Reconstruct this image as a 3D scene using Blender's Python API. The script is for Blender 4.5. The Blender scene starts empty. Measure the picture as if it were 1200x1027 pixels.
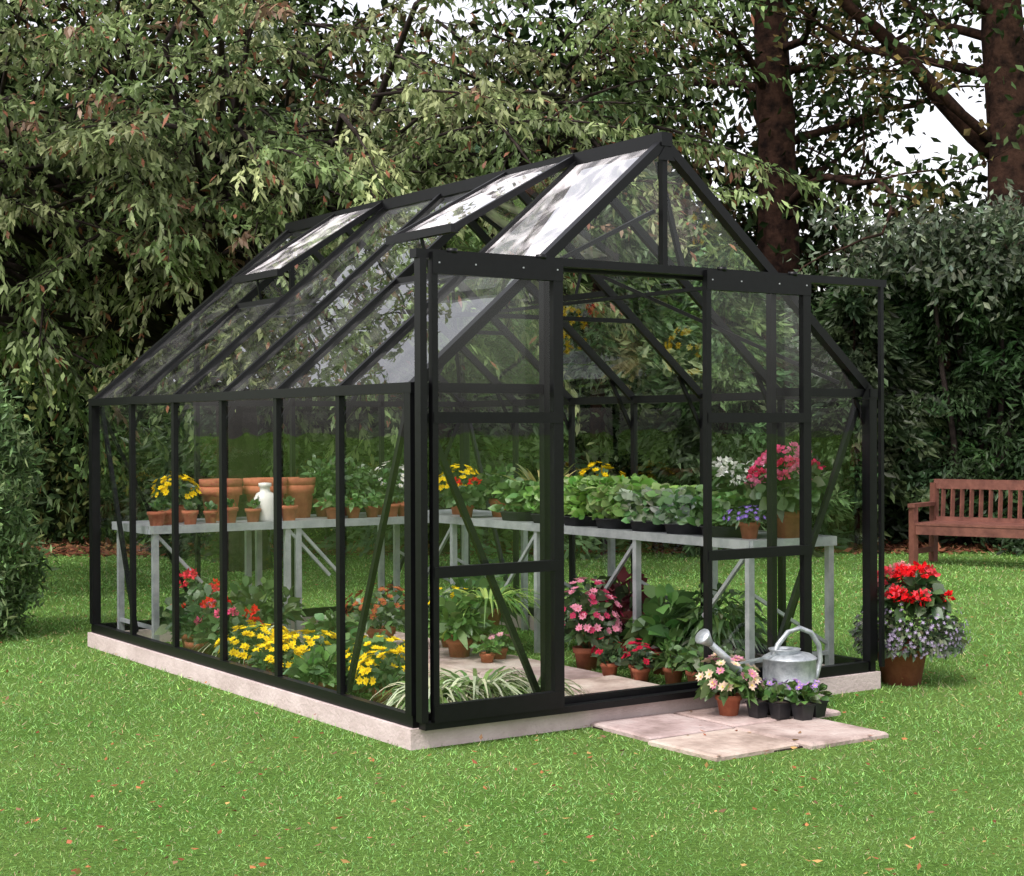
import bpy, math, numpy as np
from mathutils import Vector, Matrix
rng=np.random.default_rng(7)
R=rng.random; N_=rng.normal
A=np.array
# ---------------------------------------------------------------- materials
def newmat(name):
    m=bpy.data.materials.new(name); m.use_nodes=True
    nt=m.node_tree; nt.nodes.clear()
    out=nt.nodes.new('ShaderNodeOutputMaterial')
    return m,nt,out
def noise_mat(name,c1,c2,scale=8,rough=.7,bump=.0,metal=0,bscale=None,spec=.5,c3=None):
    m,nt,out=newmat(name); n=nt.nodes; l=nt.links
    b=n.new('ShaderNodeBsdfPrincipled'); l.new(b.outputs[0],out.inputs[0])
    tc=n.new('ShaderNodeTexCoord')
    nz=n.new('ShaderNodeTexNoise'); nz.inputs['Scale'].default_value=scale; nz.inputs['Detail'].default_value=5
    nz.inputs['Roughness'].default_value=.65
    l.new(tc.outputs['Object'],nz.inputs['Vector'])
    r=n.new('ShaderNodeValToRGB'); r.color_ramp.elements[0].position=.35; r.color_ramp.elements[1].position=.65
    r.color_ramp.elements[0].color=(*c1,1); r.color_ramp.elements[1].color=(*c2,1)
    if c3:
        e=r.color_ramp.elements.new(.5); e.color=(*c3,1)
    l.new(nz.outputs[0],r.inputs[0])
    at=n.new('ShaderNodeAttribute'); at.attribute_name='Col'
    mm=n.new('ShaderNodeMix');mm.data_type='RGBA';mm.blend_type='MULTIPLY';mm.inputs[0].default_value=1
    l.new(r.outputs[0],mm.inputs[6]);l.new(at.outputs['Color'],mm.inputs[7]);l.new(mm.outputs[2],b.inputs['Base Color'])
    b.inputs['Roughness'].default_value=rough; b.inputs['Metallic'].default_value=metal
    b.inputs['Specular IOR Level'].default_value=spec
    if bump:
        n2=n.new('ShaderNodeTexNoise'); n2.inputs['Scale'].default_value=bscale or scale*4; n2.inputs['Detail'].default_value=5
        l.new(tc.outputs['Object'],n2.inputs['Vector'])
        bp=n.new('ShaderNodeBump'); bp.inputs['Strength'].default_value=bump; bp.inputs['Distance'].default_value=.02
        l.new(n2.outputs[0],bp.inputs['Height']); l.new(bp.outputs[0],b.inputs['Normal'])
    return m
def leaf_mat(name,trans=.3,gloss=.0):
    m,nt,out=newmat(name); n=nt.nodes; l=nt.links
    at=n.new('ShaderNodeAttribute'); at.attribute_name='Col'
    b=n.new('ShaderNodeBsdfDiffuse'); l.new(at.outputs['Color'],b.inputs['Color']); last=b
    if trans:
        t=n.new('ShaderNodeBsdfTranslucent'); mx=n.new('ShaderNodeMixShader'); mx.inputs[0].default_value=trans
        l.new(at.outputs['Color'],t.inputs['Color'])
        l.new(b.outputs[0],mx.inputs[1]); l.new(t.outputs[0],mx.inputs[2]); last=mx
    if gloss:
        gl=n.new('ShaderNodeBsdfGlossy'); gl.inputs['Roughness'].default_value=.45; gl.inputs[0].default_value=(1,1,1,1)
        m2=n.new('ShaderNodeMixShader'); m2.inputs[0].default_value=gloss
        l.new(last.outputs[0],m2.inputs[1]); l.new(gl.outputs[0],m2.inputs[2]); last=m2
    l.new(last.outputs[0],out.inputs[0])
    return m
def glass_mat(name,dust_skyglare=.04,base=.07,pw_=4,dcol=(.75,.75,.73)):
    m,nt,out=newmat(name); n=nt.nodes; l=nt.links
    lw=n.new('ShaderNodeLayerWeight'); lw.inputs['Blend'].default_value=.5
    pw=n.new('ShaderNodeMath'); pw.operation='POWER'; pw.inputs[1].default_value=pw_
    l.new(lw.outputs['Facing'],pw.inputs[0])
    mu=n.new('ShaderNodeMath'); mu.operation='MULTIPLY_ADD'; mu.inputs[1].default_value=.75; mu.inputs[2].default_value=base
    l.new(pw.outputs[0],mu.inputs[0])
    tr=n.new('ShaderNodeBsdfTransparent'); tr.inputs[0].default_value=(.97,.985,.975,1)
    gl=n.new('ShaderNodeBsdfGlossy'); gl.inputs['Roughness'].default_value=.0
    gl.inputs[0].default_value=(1,1,1,1)
    mx=n.new('ShaderNodeMixShader'); l.new(mu.outputs[0],mx.inputs[0]); l.new(tr.outputs[0],mx.inputs[1]); l.new(gl.outputs[0],mx.inputs[2])
    tc=n.new('ShaderNodeTexCoord')
    nb=n.new('ShaderNodeTexNoise'); nb.inputs['Scale'].default_value=3; nb.inputs['Detail'].default_value=1; l.new(tc.outputs['Object'],nb.inputs['Vector'])
    bp=n.new('ShaderNodeBump'); bp.inputs['Strength'].default_value=.15; bp.inputs['Distance'].default_value=.01
    l.new(nb.outputs[0],bp.inputs['Height']); l.new(bp.outputs[0],gl.inputs['Normal'])
    last=mx
    if dust_skyglare:  # streaky diffuse veil: dust on roof glass, painted sky reflection on vent glass
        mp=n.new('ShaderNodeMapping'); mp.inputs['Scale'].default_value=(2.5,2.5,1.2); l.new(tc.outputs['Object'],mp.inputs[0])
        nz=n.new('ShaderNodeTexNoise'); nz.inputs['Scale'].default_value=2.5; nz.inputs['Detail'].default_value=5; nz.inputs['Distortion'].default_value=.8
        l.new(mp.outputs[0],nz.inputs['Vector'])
        mr=n.new('ShaderNodeMapRange'); mr.inputs[1].default_value=.42; mr.inputs[2].default_value=.72; mr.inputs[3].default_value=dust_skyglare*.25; mr.inputs[4].default_value=dust_skyglare*2.6
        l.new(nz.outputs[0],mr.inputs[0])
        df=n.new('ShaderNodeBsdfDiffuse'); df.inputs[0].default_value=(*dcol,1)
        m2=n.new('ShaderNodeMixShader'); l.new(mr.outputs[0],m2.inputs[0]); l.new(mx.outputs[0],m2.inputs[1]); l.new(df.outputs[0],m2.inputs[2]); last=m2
    l.new(last.outputs[0],out.inputs[0]); return m
M_leaf=leaf_mat('plant_leaves',.3,.05); M_tree=leaf_mat('tree_leaves',.28,.02); M_dark=leaf_mat('woodland_leaves',0); M_petal=leaf_mat('petals',.25)
M_grassb=leaf_mat('grass_blades',.2)
M_black=noise_mat('black_powder_coated_aluminium',(.002,.002,.0025),(.004,.004,.005),30,.38,spec=.28)
M_alu=noise_mat('galvanised_aluminium',(.34,.36,.38),(.5,.52,.54),12,.42,metal=.5)
M_galv=noise_mat('galvanised_steel',(.30,.33,.35),(.52,.55,.57),26,.42,.1,metal=.6,c3=(.42,.45,.47))
M_plinth=noise_mat('concrete_plinth',(.46,.37,.35),(.60,.50,.48),5,.85,.25,bscale=60)
M_slab=noise_mat('paving_stone',(.27,.20,.17),(.54,.46,.41),3.5,.8,.5,bscale=30,c3=(.45,.35,.31))
M_terra=noise_mat('terracotta',(.28,.075,.035),(.42,.14,.07),14,.85,.1)
M_blackpl=noise_mat('black_plastic',(.010,.010,.012),(.022,.022,.025),20,.45)
M_soil=noise_mat('soil',(.02,.013,.009),(.05,.032,.022),60,.95,.5)
M_bark=noise_mat('oak_bark',(.010,.006,.005),(.055,.028,.019),7,.95,1.0,bscale=18,spec=.1)
M_bark2=noise_mat('cherry_bark',(.018,.013,.012),(.05,.038,.034),9,.9,.6,spec=.1)
M_wood=noise_mat('stained_timber',(.10,.032,.022),(.19,.07,.048),9,.65,.15)
M_white=noise_mat('white_plastic',(.62,.60,.56),(.72,.70,.66),8,.4)
M_glass=glass_mat('greenhouse_glass',0,.035,4.2); M_glassr=glass_mat('roof_glass',.02,.06,3.2); M_ventg=glass_mat('vent_glass',.32,.42,2.5,(.84,.80,.81))  # vent panes are clear glass; their white veil paints in the reflected sky
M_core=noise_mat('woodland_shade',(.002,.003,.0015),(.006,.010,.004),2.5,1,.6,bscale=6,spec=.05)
# ---------------------------------------------------------------- mesh builder
class MB:
    def __init__(s): s.v=[];s.f=[];s.c=[];s.n=0
    def add(s,v,f,mat,col=None,smooth=False):
        v=np.asarray(v,dtype=np.float32).reshape(-1,3)
        c=np.ones((len(v),3),np.float32) if col is None else np.broadcast_to(np.asarray(col,np.float32).reshape(-1,3),(len(v),3))
        if isinstance(f,np.ndarray): fl=[f]
        else:
            by={}
            for q in f: by.setdefault(len(q),[]).append(q)
            fl=[np.array(q,dtype=np.int64) for q in by.values()]
        for q in fl: s.f.append((q+s.n,mat,smooth))
        s.v.append(v); s.c.append(c); s.n+=len(v)
    def make(s,name,parent=None,origin=None):
        me=bpy.data.meshes.new(name)
        v=np.concatenate(s.v); c=np.concatenate(s.c)
        if origin is not None: v=v-np.asarray(origin,np.float32)
        mats=[]
        for q,m,sm in s.f:
            if m not in mats: mats.append(m)
        for m in mats: me.materials.append(m)
        me.vertices.add(len(v)); me.vertices.foreach_set('co',v.ravel())
        tot=np.concatenate([np.full(len(q),q.shape[1]) for q,_,_ in s.f])
        li=np.concatenate([q.ravel() for q,_,_ in s.f])
        mi=np.concatenate([np.full(len(q),mats.index(m)) for q,m,_ in s.f])
        sm=np.concatenate([np.full(len(q),x) for q,_,x in s.f])
        me.loops.add(len(li)); me.loops.foreach_set('vertex_index',li.astype(np.int32))
        me.polygons.add(len(tot)); st=np.concatenate([[0],np.cumsum(tot)[:-1]])
        me.polygons.foreach_set('loop_start',st.astype(np.int32))
        me.polygons.foreach_set('material_index',mi.astype(np.int32))
        me.polygons.foreach_set('use_smooth',sm.astype(bool))
        at=me.color_attributes.new('Col','FLOAT_COLOR','POINT')
        at.data.foreach_set('color',np.concatenate([c,np.ones((len(c),1),np.float32)],1).astype(np.float32).ravel())
        me.update(calc_edges=True); me.validate()
        o=bpy.data.objects.new(name,me); bpy.context.scene.collection.objects.link(o)
        if origin is not None: o.location=origin
        if parent: o.parent=parent
        return o
    def box(s,a,b,mat,col=None):
        x0,y0,z0=a;x1,y1,z1=b
        v=[(x0,y0,z0),(x1,y0,z0),(x1,y1,z0),(x0,y1,z0),(x0,y0,z1),(x1,y0,z1),(x1,y1,z1),(x0,y1,z1)]
        s.add(v,[(0,3,2,1),(4,5,6,7),(0,1,5,4),(1,2,6,5),(2,3,7,6),(3,0,4,7)],mat,col)
    def bar(s,p,q,w,h,mat,up=(0,0,1)):
        p=A(p,float);q=A(q,float);d=q-p;d/=np.linalg.norm(d);up=A(up,float)
        if abs(d@up)>.95: up=A((0,1,0.)) if abs(d[1])<.9 else A((1,0,0.))
        sd=np.cross(d,up);sd/=np.linalg.norm(sd);u=np.cross(sd,d)
        v=[]
        for o in (p,q):
            for a,b in ((-1,-1),(1,-1),(1,1),(-1,1)): v.append(o+sd*a*w/2+u*b*h/2)
        s.add(v,[(0,1,2,3),(7,6,5,4),(0,4,5,1),(1,5,6,2),(2,6,7,3),(3,7,4,0)],mat)
    def lathe(s,prof,loc,mat,n=20,sx=1,sy=1,col=None):
        a=np.linspace(0,2*np.pi,n,endpoint=False);v=[]
        for r,z in prof:
            v.append(np.stack([loc[0]+np.cos(a)*r*sx,loc[1]+np.sin(a)*r*sy,np.full(n,loc[2]+z)],1))
        f=[]
        for k in range(len(prof)-1):
            for i in range(n):
                j=(i+1)%n; f.append((k*n+i,k*n+j,(k+1)*n+j,(k+1)*n+i))
        s.add(np.concatenate(v),np.array(f),mat,col,True)
    def tube(s,path,rad,mat,n=8,jit=0):
        P=A(path,float);K=len(P);rad=np.broadcast_to(A(rad,float),(K,))
        T=np.gradient(P,axis=0);T/=np.linalg.norm(T,axis=1)[:,None]+1e-9
        ref=A((0.31,.17,.93)) if abs(T[0][2])<.8 else A((.9,.3,.1))
        v=[];a=np.linspace(0,2*np.pi,n,endpoint=False)
        for k in range(K):
            x=np.cross(T[k],ref);x/=np.linalg.norm(x);y=np.cross(T[k],x)
            rr=rad[k]*(1+(N_(size=n)*jit if jit else 0))
            v.append(P[k]+np.outer(np.cos(a)*rr,x)+np.outer(np.sin(a)*rr,y))
        f=[(k*n+i,k*n+(i+1)%n,(k+1)*n+(i+1)%n,(k+1)*n+i) for k in range(K-1) for i in range(n)]
        f.append(tuple(range((K-1)*n,K*n))); f.append(tuple(range(n))[::-1])
        s.add(np.concatenate(v),f,mat,None,True)
def nrm(v): return v/(np.linalg.norm(v,axis=-1,keepdims=True)+1e-9)
def perp(d):
    r=N_(size=d.shape); return nrm(np.cross(d,r))
def diamonds(mb,pos,d,side,L,W,col,mat):
    n=len(pos);L=np.broadcast_to(L,(n,))[:,None];W=np.broadcast_to(W,(n,))[:,None]
    nn=np.cross(d,side)
    v=np.stack([pos,pos+d*L*.45-side*W/2+nn*W*.12,pos+d*L,pos+d*L*.45+side*W/2+nn*W*.12],1)
    f=np.arange(n*4).reshape(n,4)
    mb.add(v,f,mat,np.repeat(col,4,0))
def blades(mb,pos,d,side,L,W,droop,prof,col,mat,tip=None,clampx=None):
    n=len(pos);K=len(prof);t=np.linspace(0,1,K)[None,:,None]
    L=np.broadcast_to(L,(n,))[:,None,None];W=np.broadcast_to(W,(n,))[:,None,None];dr=np.broadcast_to(droop,(n,))[:,None,None]
    c=pos[:,None]+d[:,None]*L*t; c=c+A((0,0,-1.))*dr*L*t**2
    w=A(prof)[None,:,None]*W/2
    v=np.stack([c-side[:,None]*w,c+side[:,None]*w],2)
    if clampx: # leaves press against the inside of the glass
        v[...,0]=np.maximum(v[...,0],clampx[0]);v[...,1]=np.maximum(v[...,1],clampx[1]);v[...,2]=np.maximum(v[...,2],.012)
    base=(np.arange(n)*K*2)[:,None,None]; k=(np.arange(K-1)*2)[None,:,None]
    f=(base+k+A([0,1,3,2])[None,None]).reshape(-1,4)
    cc=np.repeat(col,K*2,0)
    mb.add(v,f,mat,cc)
def vary(n,c,amt=.25,hue=.12):
    c=A(c,float); b=np.exp(N_(size=(n,1))*amt); return np.clip(c*b*(1+N_(size=(n,3))*hue),0.002,.95)
LP=[.15,.85,1,.6,.05]
# ---------------------------------------------------------------- garden frame (plan axes of the garden, ~34 deg to the greenhouse)
yaw=.59084; GF=A((math.sin(yaw),math.cos(yaw),0)); GR=A((math.cos(yaw),-math.sin(yaw),0)); G0=A((-3.242,-5.541,0))
def g(r,d,z=0): return G0+GR*r+GF*d+A((0,0,z))
def gv(a): return G0+a[:,:1]*GR+a[:,1:2]*GF+a[:,2:3]*A((0,0,1.))
# ---------------------------------------------------------------- ground
gm,nt,out=newmat('lawn'); n=nt.nodes;l=nt.links
b=n.new('ShaderNodeBsdfDiffuse')
tc=n.new('ShaderNodeTexCoord')
a1=n.new('ShaderNodeTexNoise');a1.inputs['Scale'].default_value=1.1;a1.inputs['Detail'].default_value=5
a2=n.new('ShaderNodeTexNoise');a2.inputs['Scale'].default_value=55;a2.inputs['Detail'].default_value=6;a2.inputs['Roughness'].default_value=.75
l.new(tc.outputs['Object'],a1.inputs[0]);l.new(tc.outputs['Object'],a2.inputs[0])
r1=n.new('ShaderNodeValToRGB');r1.color_ramp.elements[0].position=.35;r1.color_ramp.elements[1].position=.7
r1.color_ramp.elements[0].color=(.11,.22,.045,1);r1.color_ramp.elements[1].color=(.17,.28,.07,1)
r2=n.new('ShaderNodeValToRGB');r2.color_ramp.elements[0].position=.3;r2.color_ramp.elements[1].position=.75
r2.color_ramp.elements[0].color=(.35,.35,.35,1);r2.color_ramp.elements[1].color=(1.4,1.4,1.3,1)
l.new(a1.outputs[0],r1.inputs[0]);l.new(a2.outputs[0],r2.inputs[0])
mm=n.new('ShaderNodeMix');mm.data_type='RGBA';mm.blend_type='MULTIPLY';mm.inputs[0].default_value=1
l.new(r1.outputs[0],mm.inputs[6]);l.new(r2.outputs[0],mm.inputs[7]);l.new(mm.outputs[2],b.inputs['Color'])
bp=n.new('ShaderNodeBump');bp.inputs['Distance'].default_value=.03;bp.inputs['Strength'].default_value=.8
l.new(a2.outputs[0],bp.inputs['Height']);l.new(bp.outputs[0],b.inputs['Normal']);l.new(b.outputs[0],out.inputs[0])
mb=MB(); mb.add([(-300,-300,0),(300,-300,0),(300,300,0),(-300,300,0)],[(0,1,2,3)],gm); mb.make('ground')
n_=240000; u=R(n_)
d_=3.6*(19.5/3.6)**(u); r_=(R(n_)*2-1)*(d_*.38+.7)
pp=gv(np.stack([r_,d_,np.zeros(n_)],1))
X,Y=pp[:,0],pp[:,1]
ok=~((X>-.04)&(X<2.6)&(Y>-.05)&(Y<3.74)&((X<.02)|(X>2.54)|(Y<.02)|(Y>3.66)))
ok&=~((X>.66)&(X<1.75)&(Y>0)&(Y<3.0))
ok&=~((X>.81)&(X<1.70)&(Y>-.90)&(Y<0))&~((X>1.7)&(X<1.92)&(Y>-.45)&(Y<0))
pp=pp[ok];d_=d_[ok];k=len(pp)
dd=nrm(np.stack([N_(size=k)*.7,N_(size=k)*.7,np.ones(k)],1))
patch=.5+.5*np.sin(pp[:,0]*1.7+1.3*np.sin(pp[:,1]*1.1))*np.sin(pp[:,1]*1.9+pp[:,0]*.6)
pa2=.5+.5*np.sin(pp[:,0]*6.1+2*np.sin(pp[:,1]*4.3))*np.sin(pp[:,1]*5.3+pp[:,0]*2.6)
col=vary(k,(.235,.405,.125),.32,.10)*(0.74+.24*patch[:,None]+.18*pa2[:,None]); dry=R(k)<.08; col[dry]=vary(dry.sum(),(.46,.40,.22),.2)
scl=np.clip(d_/6,.75,2.6)
mb=MB(); blades(mb,pp,dd,perp(dd),(.012+.018*R(k))*np.minimum(scl,1.4),.0030*scl,.25,[1,.1],col,M_grassb); mb.make('grass')
def litter(a,cols,size):
    k=len(a);p=gv(a);p[:,2]+=.02+.012*R(k)
    d=nrm(np.stack([N_(size=k),N_(size=k),N_(size=k)*.25],1));sd=nrm(np.cross(d,nrm(np.stack([N_(size=k)*.3,N_(size=k)*.3,np.ones(k)],1))))
    c=A(cols)[rng.integers(0,len(cols),k)]*np.exp(N_(size=(k,1))*.25)
    return p,d,sd,size*(.6+.8*R(k)),c
mb=MB(); k=1700
dl=3.8*(17/3.8)**R(k); p=np.stack([(R(k)*2-1)*(dl*.38+.5),dl,np.zeros(k)],1)
P_,D_,S_,L_,C_=litter(p,[(.34,.14,.06),(.26,.09,.05),(.42,.26,.10),(.20,.12,.07)],.024)
wx=gv(p);okk=~((wx[:,0]>-.05)&(wx[:,0]<2.6)&(wx[:,1]>-.05)&(wx[:,1]<3.7))
diamonds(mb,P_[okk],D_[okk],S_[okk],L_[okk],L_[okk]*.6,C_[okk],M_petal)
k=22000; p=np.stack([R(k)*22-10,16.3+np.abs(N_(size=k))*1.3+.3*np.sin(np.arange(k)),np.zeros(k)],1)
P_,D_,S_,L_,C_=litter(p,[(.20,.08,.045),(.15,.055,.035),(.24,.12,.06),(.09,.05,.03)],.08)
diamonds(mb,P_,D_,S_,L_,L_*.6,C_,M_petal); mb.make('fallen_leaves')
# ---------------------------------------------------------------- paving
mb=MB()
def slab(x0,y0,x1,y1,z=.022):
    j=lambda:(R()-.5)*.016
    b=.010
    tone=A((1,1,1))*(.82+.3*R())*A((1,.96+.06*R(),.94+.1*R()))
    v=[(x0+j(),y0+j(),-.02),(x1+j(),y0+j(),-.02),(x1+j(),y1+j(),-.02),(x0+j(),y1+j(),-.02)]
    v2=[(a,c,z-.008) for a,c,_ in v]; cx,cy=(x0+x1)/2,(y0+y1)/2
    v3=[(a+(b if a<cx else -b),c+(b if c<cy else -b),z+j()*.3) for a,c,_ in v]
    f=[(0,1,5,4),(1,2,6,5),(2,3,7,6),(3,0,4,7),(4,5,9,8),(5,6,10,9),(6,7,11,10),(7,4,8,11),(8,9,10,11)]
    mb.add(v+v2+v3,f,M_slab,tone)
slab(.80,-.88,1.24,-.48);slab(1.265,-.93,1.70,-.47);slab(.84,-.455,1.27,-.045);slab(1.295,-.445,1.91,-.045)
y=.03
while y<2.9:
    slab(.70,y,1.20,y+.44,.02);slab(1.225,y+.02,1.72,y+.45,.02);y+=.468
mb.make('paving_path')
mb=MB();mb.box((.84,-.88,-.01),(1.68,-.06,.007),M_soil);mb.box((.72,.06,-.01),(1.70,2.85,.006),M_soil);mb.make('soil_bed')
# ---------------------------------------------------------------- greenhouse
W=2.56;L=3.68;HB=.084;HE=1.43;HR=2.52;rise=HR-HE
gh=bpy.data.objects.new('greenhouse',None);bpy.context.scene.collection.objects.link(gh)
mb=MB();t=.035
mb.box((-t,-t,-.05),(W+t,.05,HB-.002),M_plinth);mb.box((-t,L-.05,-.05),(W+t,L+t,HB-.002),M_plinth)
mb.box((-t,.0505,-.05),(.05,L-.0505,HB-.002),M_plinth);mb.box((W-.05,.0505,-.05),(W+t,L-.0505,HB-.002),M_plinth)
mb.make('plinth',gh)
F=MB();w=.026
def br(p,q,a=w,h=.032,up=(0,0,1)): F.bar(p,q,a,h,M_black,up)
for x in (0,W):
    br((x,-.02,HB+.025),(x,L+.02,HB+.025),.034,.05); br((x,-.03,HE),(x,L+.03,HE),.05,.042)
    s=1 if x==0 else -1
    for i in range(7):
        y=i*L/6; a=.05 if i in(0,6) else w
        br((x,y,HB+.05),(x,y,HE-.02),a,a if i in(0,6) else .034)
    br((x+s*.024,.06,HE-.03),(x+s*.024,L/6-.02,HB+.06),.024,.022,(1,0,0));br((x+s*.024,L-.06,HE-.03),(x+s*.024,L*5/6+.02,HB+.06),.024,.022,(1,0,0))
    for i in range(7):
        y=i*L/6; a=.046 if i in(0,6) else w
        br((x,y,HE),(W/2,y,HR),a,.04)
    br((x+s*.1,.1,HE+.05),(x+s*.85,L/3,HE+.68),.02,.018);br((x+s*.1,L-.1,HE+.05),(x+s*.85,L*2/3,HE+.68),.02,.018)
    br((x+s*.64,.0,HE+rise/2-.03),(x+s*.64,L,HE+rise/2-.03),.02,.018)
br((W/2,-.03,HR+.012),(W/2,L+.03,HR+.012),.06,.06)
br((0,L,HB+.024),(W,L,HB+.024),.036,.048)
for i in (1,2,3):
    x=i*.64; z=HE+rise*(1-abs(x-W/2)/(W/2)); br((x,L,HB+.05),(x,L,z),w,.03)
br((0,L,HE),(W,L,HE),.03,.035)
br((.62,L-.004,HE+.53),(W-.62,L-.004,HE+.53),.03,.03)
br((.03,L-.03,HE-.05),(.62,L-.03,HB+.08),.02,.02,(0,1,0));br((W-.03,L-.03,HE-.05),(W-.62,L-.03,HB+.08),.02,.02,(0,1,0))
for y in (L/3,2*L/3):
    br((.50,y-.022,HE+.40),(W-.50,y-.022,HE+.40),.02,.022)
for y in (.0,L/6,L/3,L/2,2*L/3,5*L/6):
    for x,s in((0,1),(W,-1)):
        br((x+s*.004,y+.017,HE-.17),(x+s*.16,y+.017,HE+.12),.014,.02)
DZ=1.95
for x in (.64,1.92):
    br((x,0,HB+.05),(x,0,DZ+.02),.03,.036)
br((W/2,0,DZ),(W/2,0,HR-.03),.026,.03)
br((.03,0,HE),(.62,0,HE),.03,.04);br((1.94,0,HE),(W-.03,0,HE),.03,.04)
br((.03,0,HB+.024),(W-.03,0,HB+.024),.036,.048)
br((.60,0,DZ),(1.96,0,DZ),.03,.05)
br((.05,.03,HE-.06),(.62,.03,HB+.07),.026,.022,(0,1,0));br((W-.05,.03,HE-.06),(1.94,.03,HB+.07),.026,.022,(0,1,0))
br((W/2-.005,.03,HR-.08),(W/2+.14,.03,DZ),.022,.02,(0,1,0)); br((W/2-.03,.03,HR-.3),(.68,.03,DZ),.018,.018,(0,1,0))
br((-.03,-.06,DZ+.005),(W+.03,-.06,DZ+.005),.05,.035)
br((-.005,-.075,HB+.03),(-.005,-.075,DZ-.013),.030,.045);br((W+.0,-.075,HB+.03),(W+.0,-.075,DZ-.013),.020,.02)
br((.0,-.065,HB+.012),(1.96,-.065,HB+.012),.05,.028)
for x,z in((W/2,HR-.05),(.03,HE+.0),(W-.03,HE)):
    F.add([(x-.05,-.026,z-.03),(x+.05,-.026,z-.03),(x,-.026,z+.045)],[(0,1,2)],M_black)
F.make('aluminium_frame',gh)
def door(x0,x1,name):
    D=MB();y=-.085;z0=HB+.035;z1=DZ-.02
    D.bar((x0+.012,y,z0),(x0+.012,y,z1),.026,.03,M_black);D.bar((x1-.024,y,z0),(x1-.024,y,z1),.048,.03,M_black)
    D.box((x0,y-.018,z1-.055),(x1,y+.012,z1+.032),M_black);D.box((x0+.002,y-.017,z0-.01),(x1-.002,y+.013,z0+.06),M_black)
    for z in (.70,1.31): D.box((x0+.003,y-.019,z-.022),(x1-.003,y+.011,z+.022),M_black)
    D.add([(x0+.01,y,z0),(x1-.01,y,z0),(x1-.01,y,z1),(x0+.01,y,z1)],[(0,1,2,3)],M_glass)
    for x in(x0+.1,x1-.1): D.lathe([(.0,-.01),(.022,-.01),(.022,.01),(0,.01)],(x,y,z1+.04),M_black,12)
    for x in(x0+.03,x0+.2,x1-.2,x1-.03): D.bar((x,y-.018,z1-.01),(x,y-.021,z1-.01),.006,.006,M_alu)
    D.make(name,gh)
door(.035,.665,'sliding_door');door(1.445,2.075,'sliding_door.001')
Gl=MB();Gr=MB()
def pane(m,v,mat): m.add(v,[tuple(range(len(v)))],mat)
ys=[i*L/6 for i in range(7)]
for i in range(6):
    y0,y1=ys[i]+.01,ys[i+1]-.01
    for x in (0.004,W-.004): pane(Gl,[(x,y0,HB+.04),(x,y1,HB+.04),(x,y1,HE),(x,y0,HE)],M_glass)
    for s in (0,1):
        X=lambda q:q if s==0 else W-q
        z=lambda q:HE+rise*q/(W/2)
        q1=W/2
        if s==0 and i in(0,1,4): q1=.64
        if s==1 and i in(2,): q1=.64
        pane(Gr,[(X(0),y0,z(0)),(X(0),y1,z(0)),(X(q1),y1,z(q1)),(X(q1),y0,z(q1))],M_glassr)
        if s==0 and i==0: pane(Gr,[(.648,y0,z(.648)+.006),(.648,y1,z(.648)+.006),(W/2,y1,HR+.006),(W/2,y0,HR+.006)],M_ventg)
for i in range(4):
    x0=i*.64+.01;x1=(i+1)*.64-.01;f=lambda x:HE+rise*(1-abs(x-W/2)/(W/2))
    pane(Gl,[(x0,L,HB+.04),(x1,L,HB+.04),(x1,L,f(x1)-.01),(x0,L,f(x0)-.01)],M_glass)
for x0,x1 in((.02,.63),(1.93,W-.02)):
    pane(Gl,[(x0,0.003,HB+.04),(x1,0.003,HB+.04),(x1,0.003,f(x1)-.01),(x0,0.003,f(x0)-.01)],M_glass)
pane(Gl,[(.66,.003,DZ),(W/2-.01,.003,DZ),(W/2-.01,.003,HR-.03)],M_glass);pane(Gl,[(1.90,.003,DZ),(W/2+.01,.003,HR-.03),(W/2+.01,.003,DZ)],M_glass)
Gl.make('wall_glass',gh);Gr.make('roof_glass_sheets',gh)
def vent(y0,y1,side,name,lift):
    V=MB();s=1
    top=A((W/2-.02,HR+.02)); ln=.77; a0=math.atan2(rise,W/2)-lift
    lo=top-A((math.cos(a0),math.sin(a0)))*ln
    if side: top=A((W-top[0],top[1]));lo=A((W-lo[0],lo[1]))
    P=lambda e,y:(e[0],y,e[1])
    for y in(y0+.012,y1-.012): V.bar(P(top,y),P(lo,y),.026,.03,M_black)
    V.bar(P(lo,y0),P(lo,y1),.035,.038,M_black);V.bar(P(top,y0),P(top,y1),.03,.034,M_black)
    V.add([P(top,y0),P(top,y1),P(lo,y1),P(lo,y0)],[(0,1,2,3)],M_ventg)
    q=.64;zq=HE+rise*q/(W/2);xq=q if not side else W-q;ym=(y0+y1)/2
    V.bar((xq,y0,zq),(xq,y1,zq),.03,.03,M_black);V.bar((xq,ym,zq),(lo[0],ym,lo[1]),.012,.012,M_black)
    V.make(name,gh)
vent(ys[1]+.01,ys[2]-.01,0,'roof_vent',.20);vent(ys[4]+.01,ys[5]-.01,0,'roof_vent.001',.13);vent(ys[2]+.01,ys[3]-.01,1,'roof_vent.002',.2)
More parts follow.
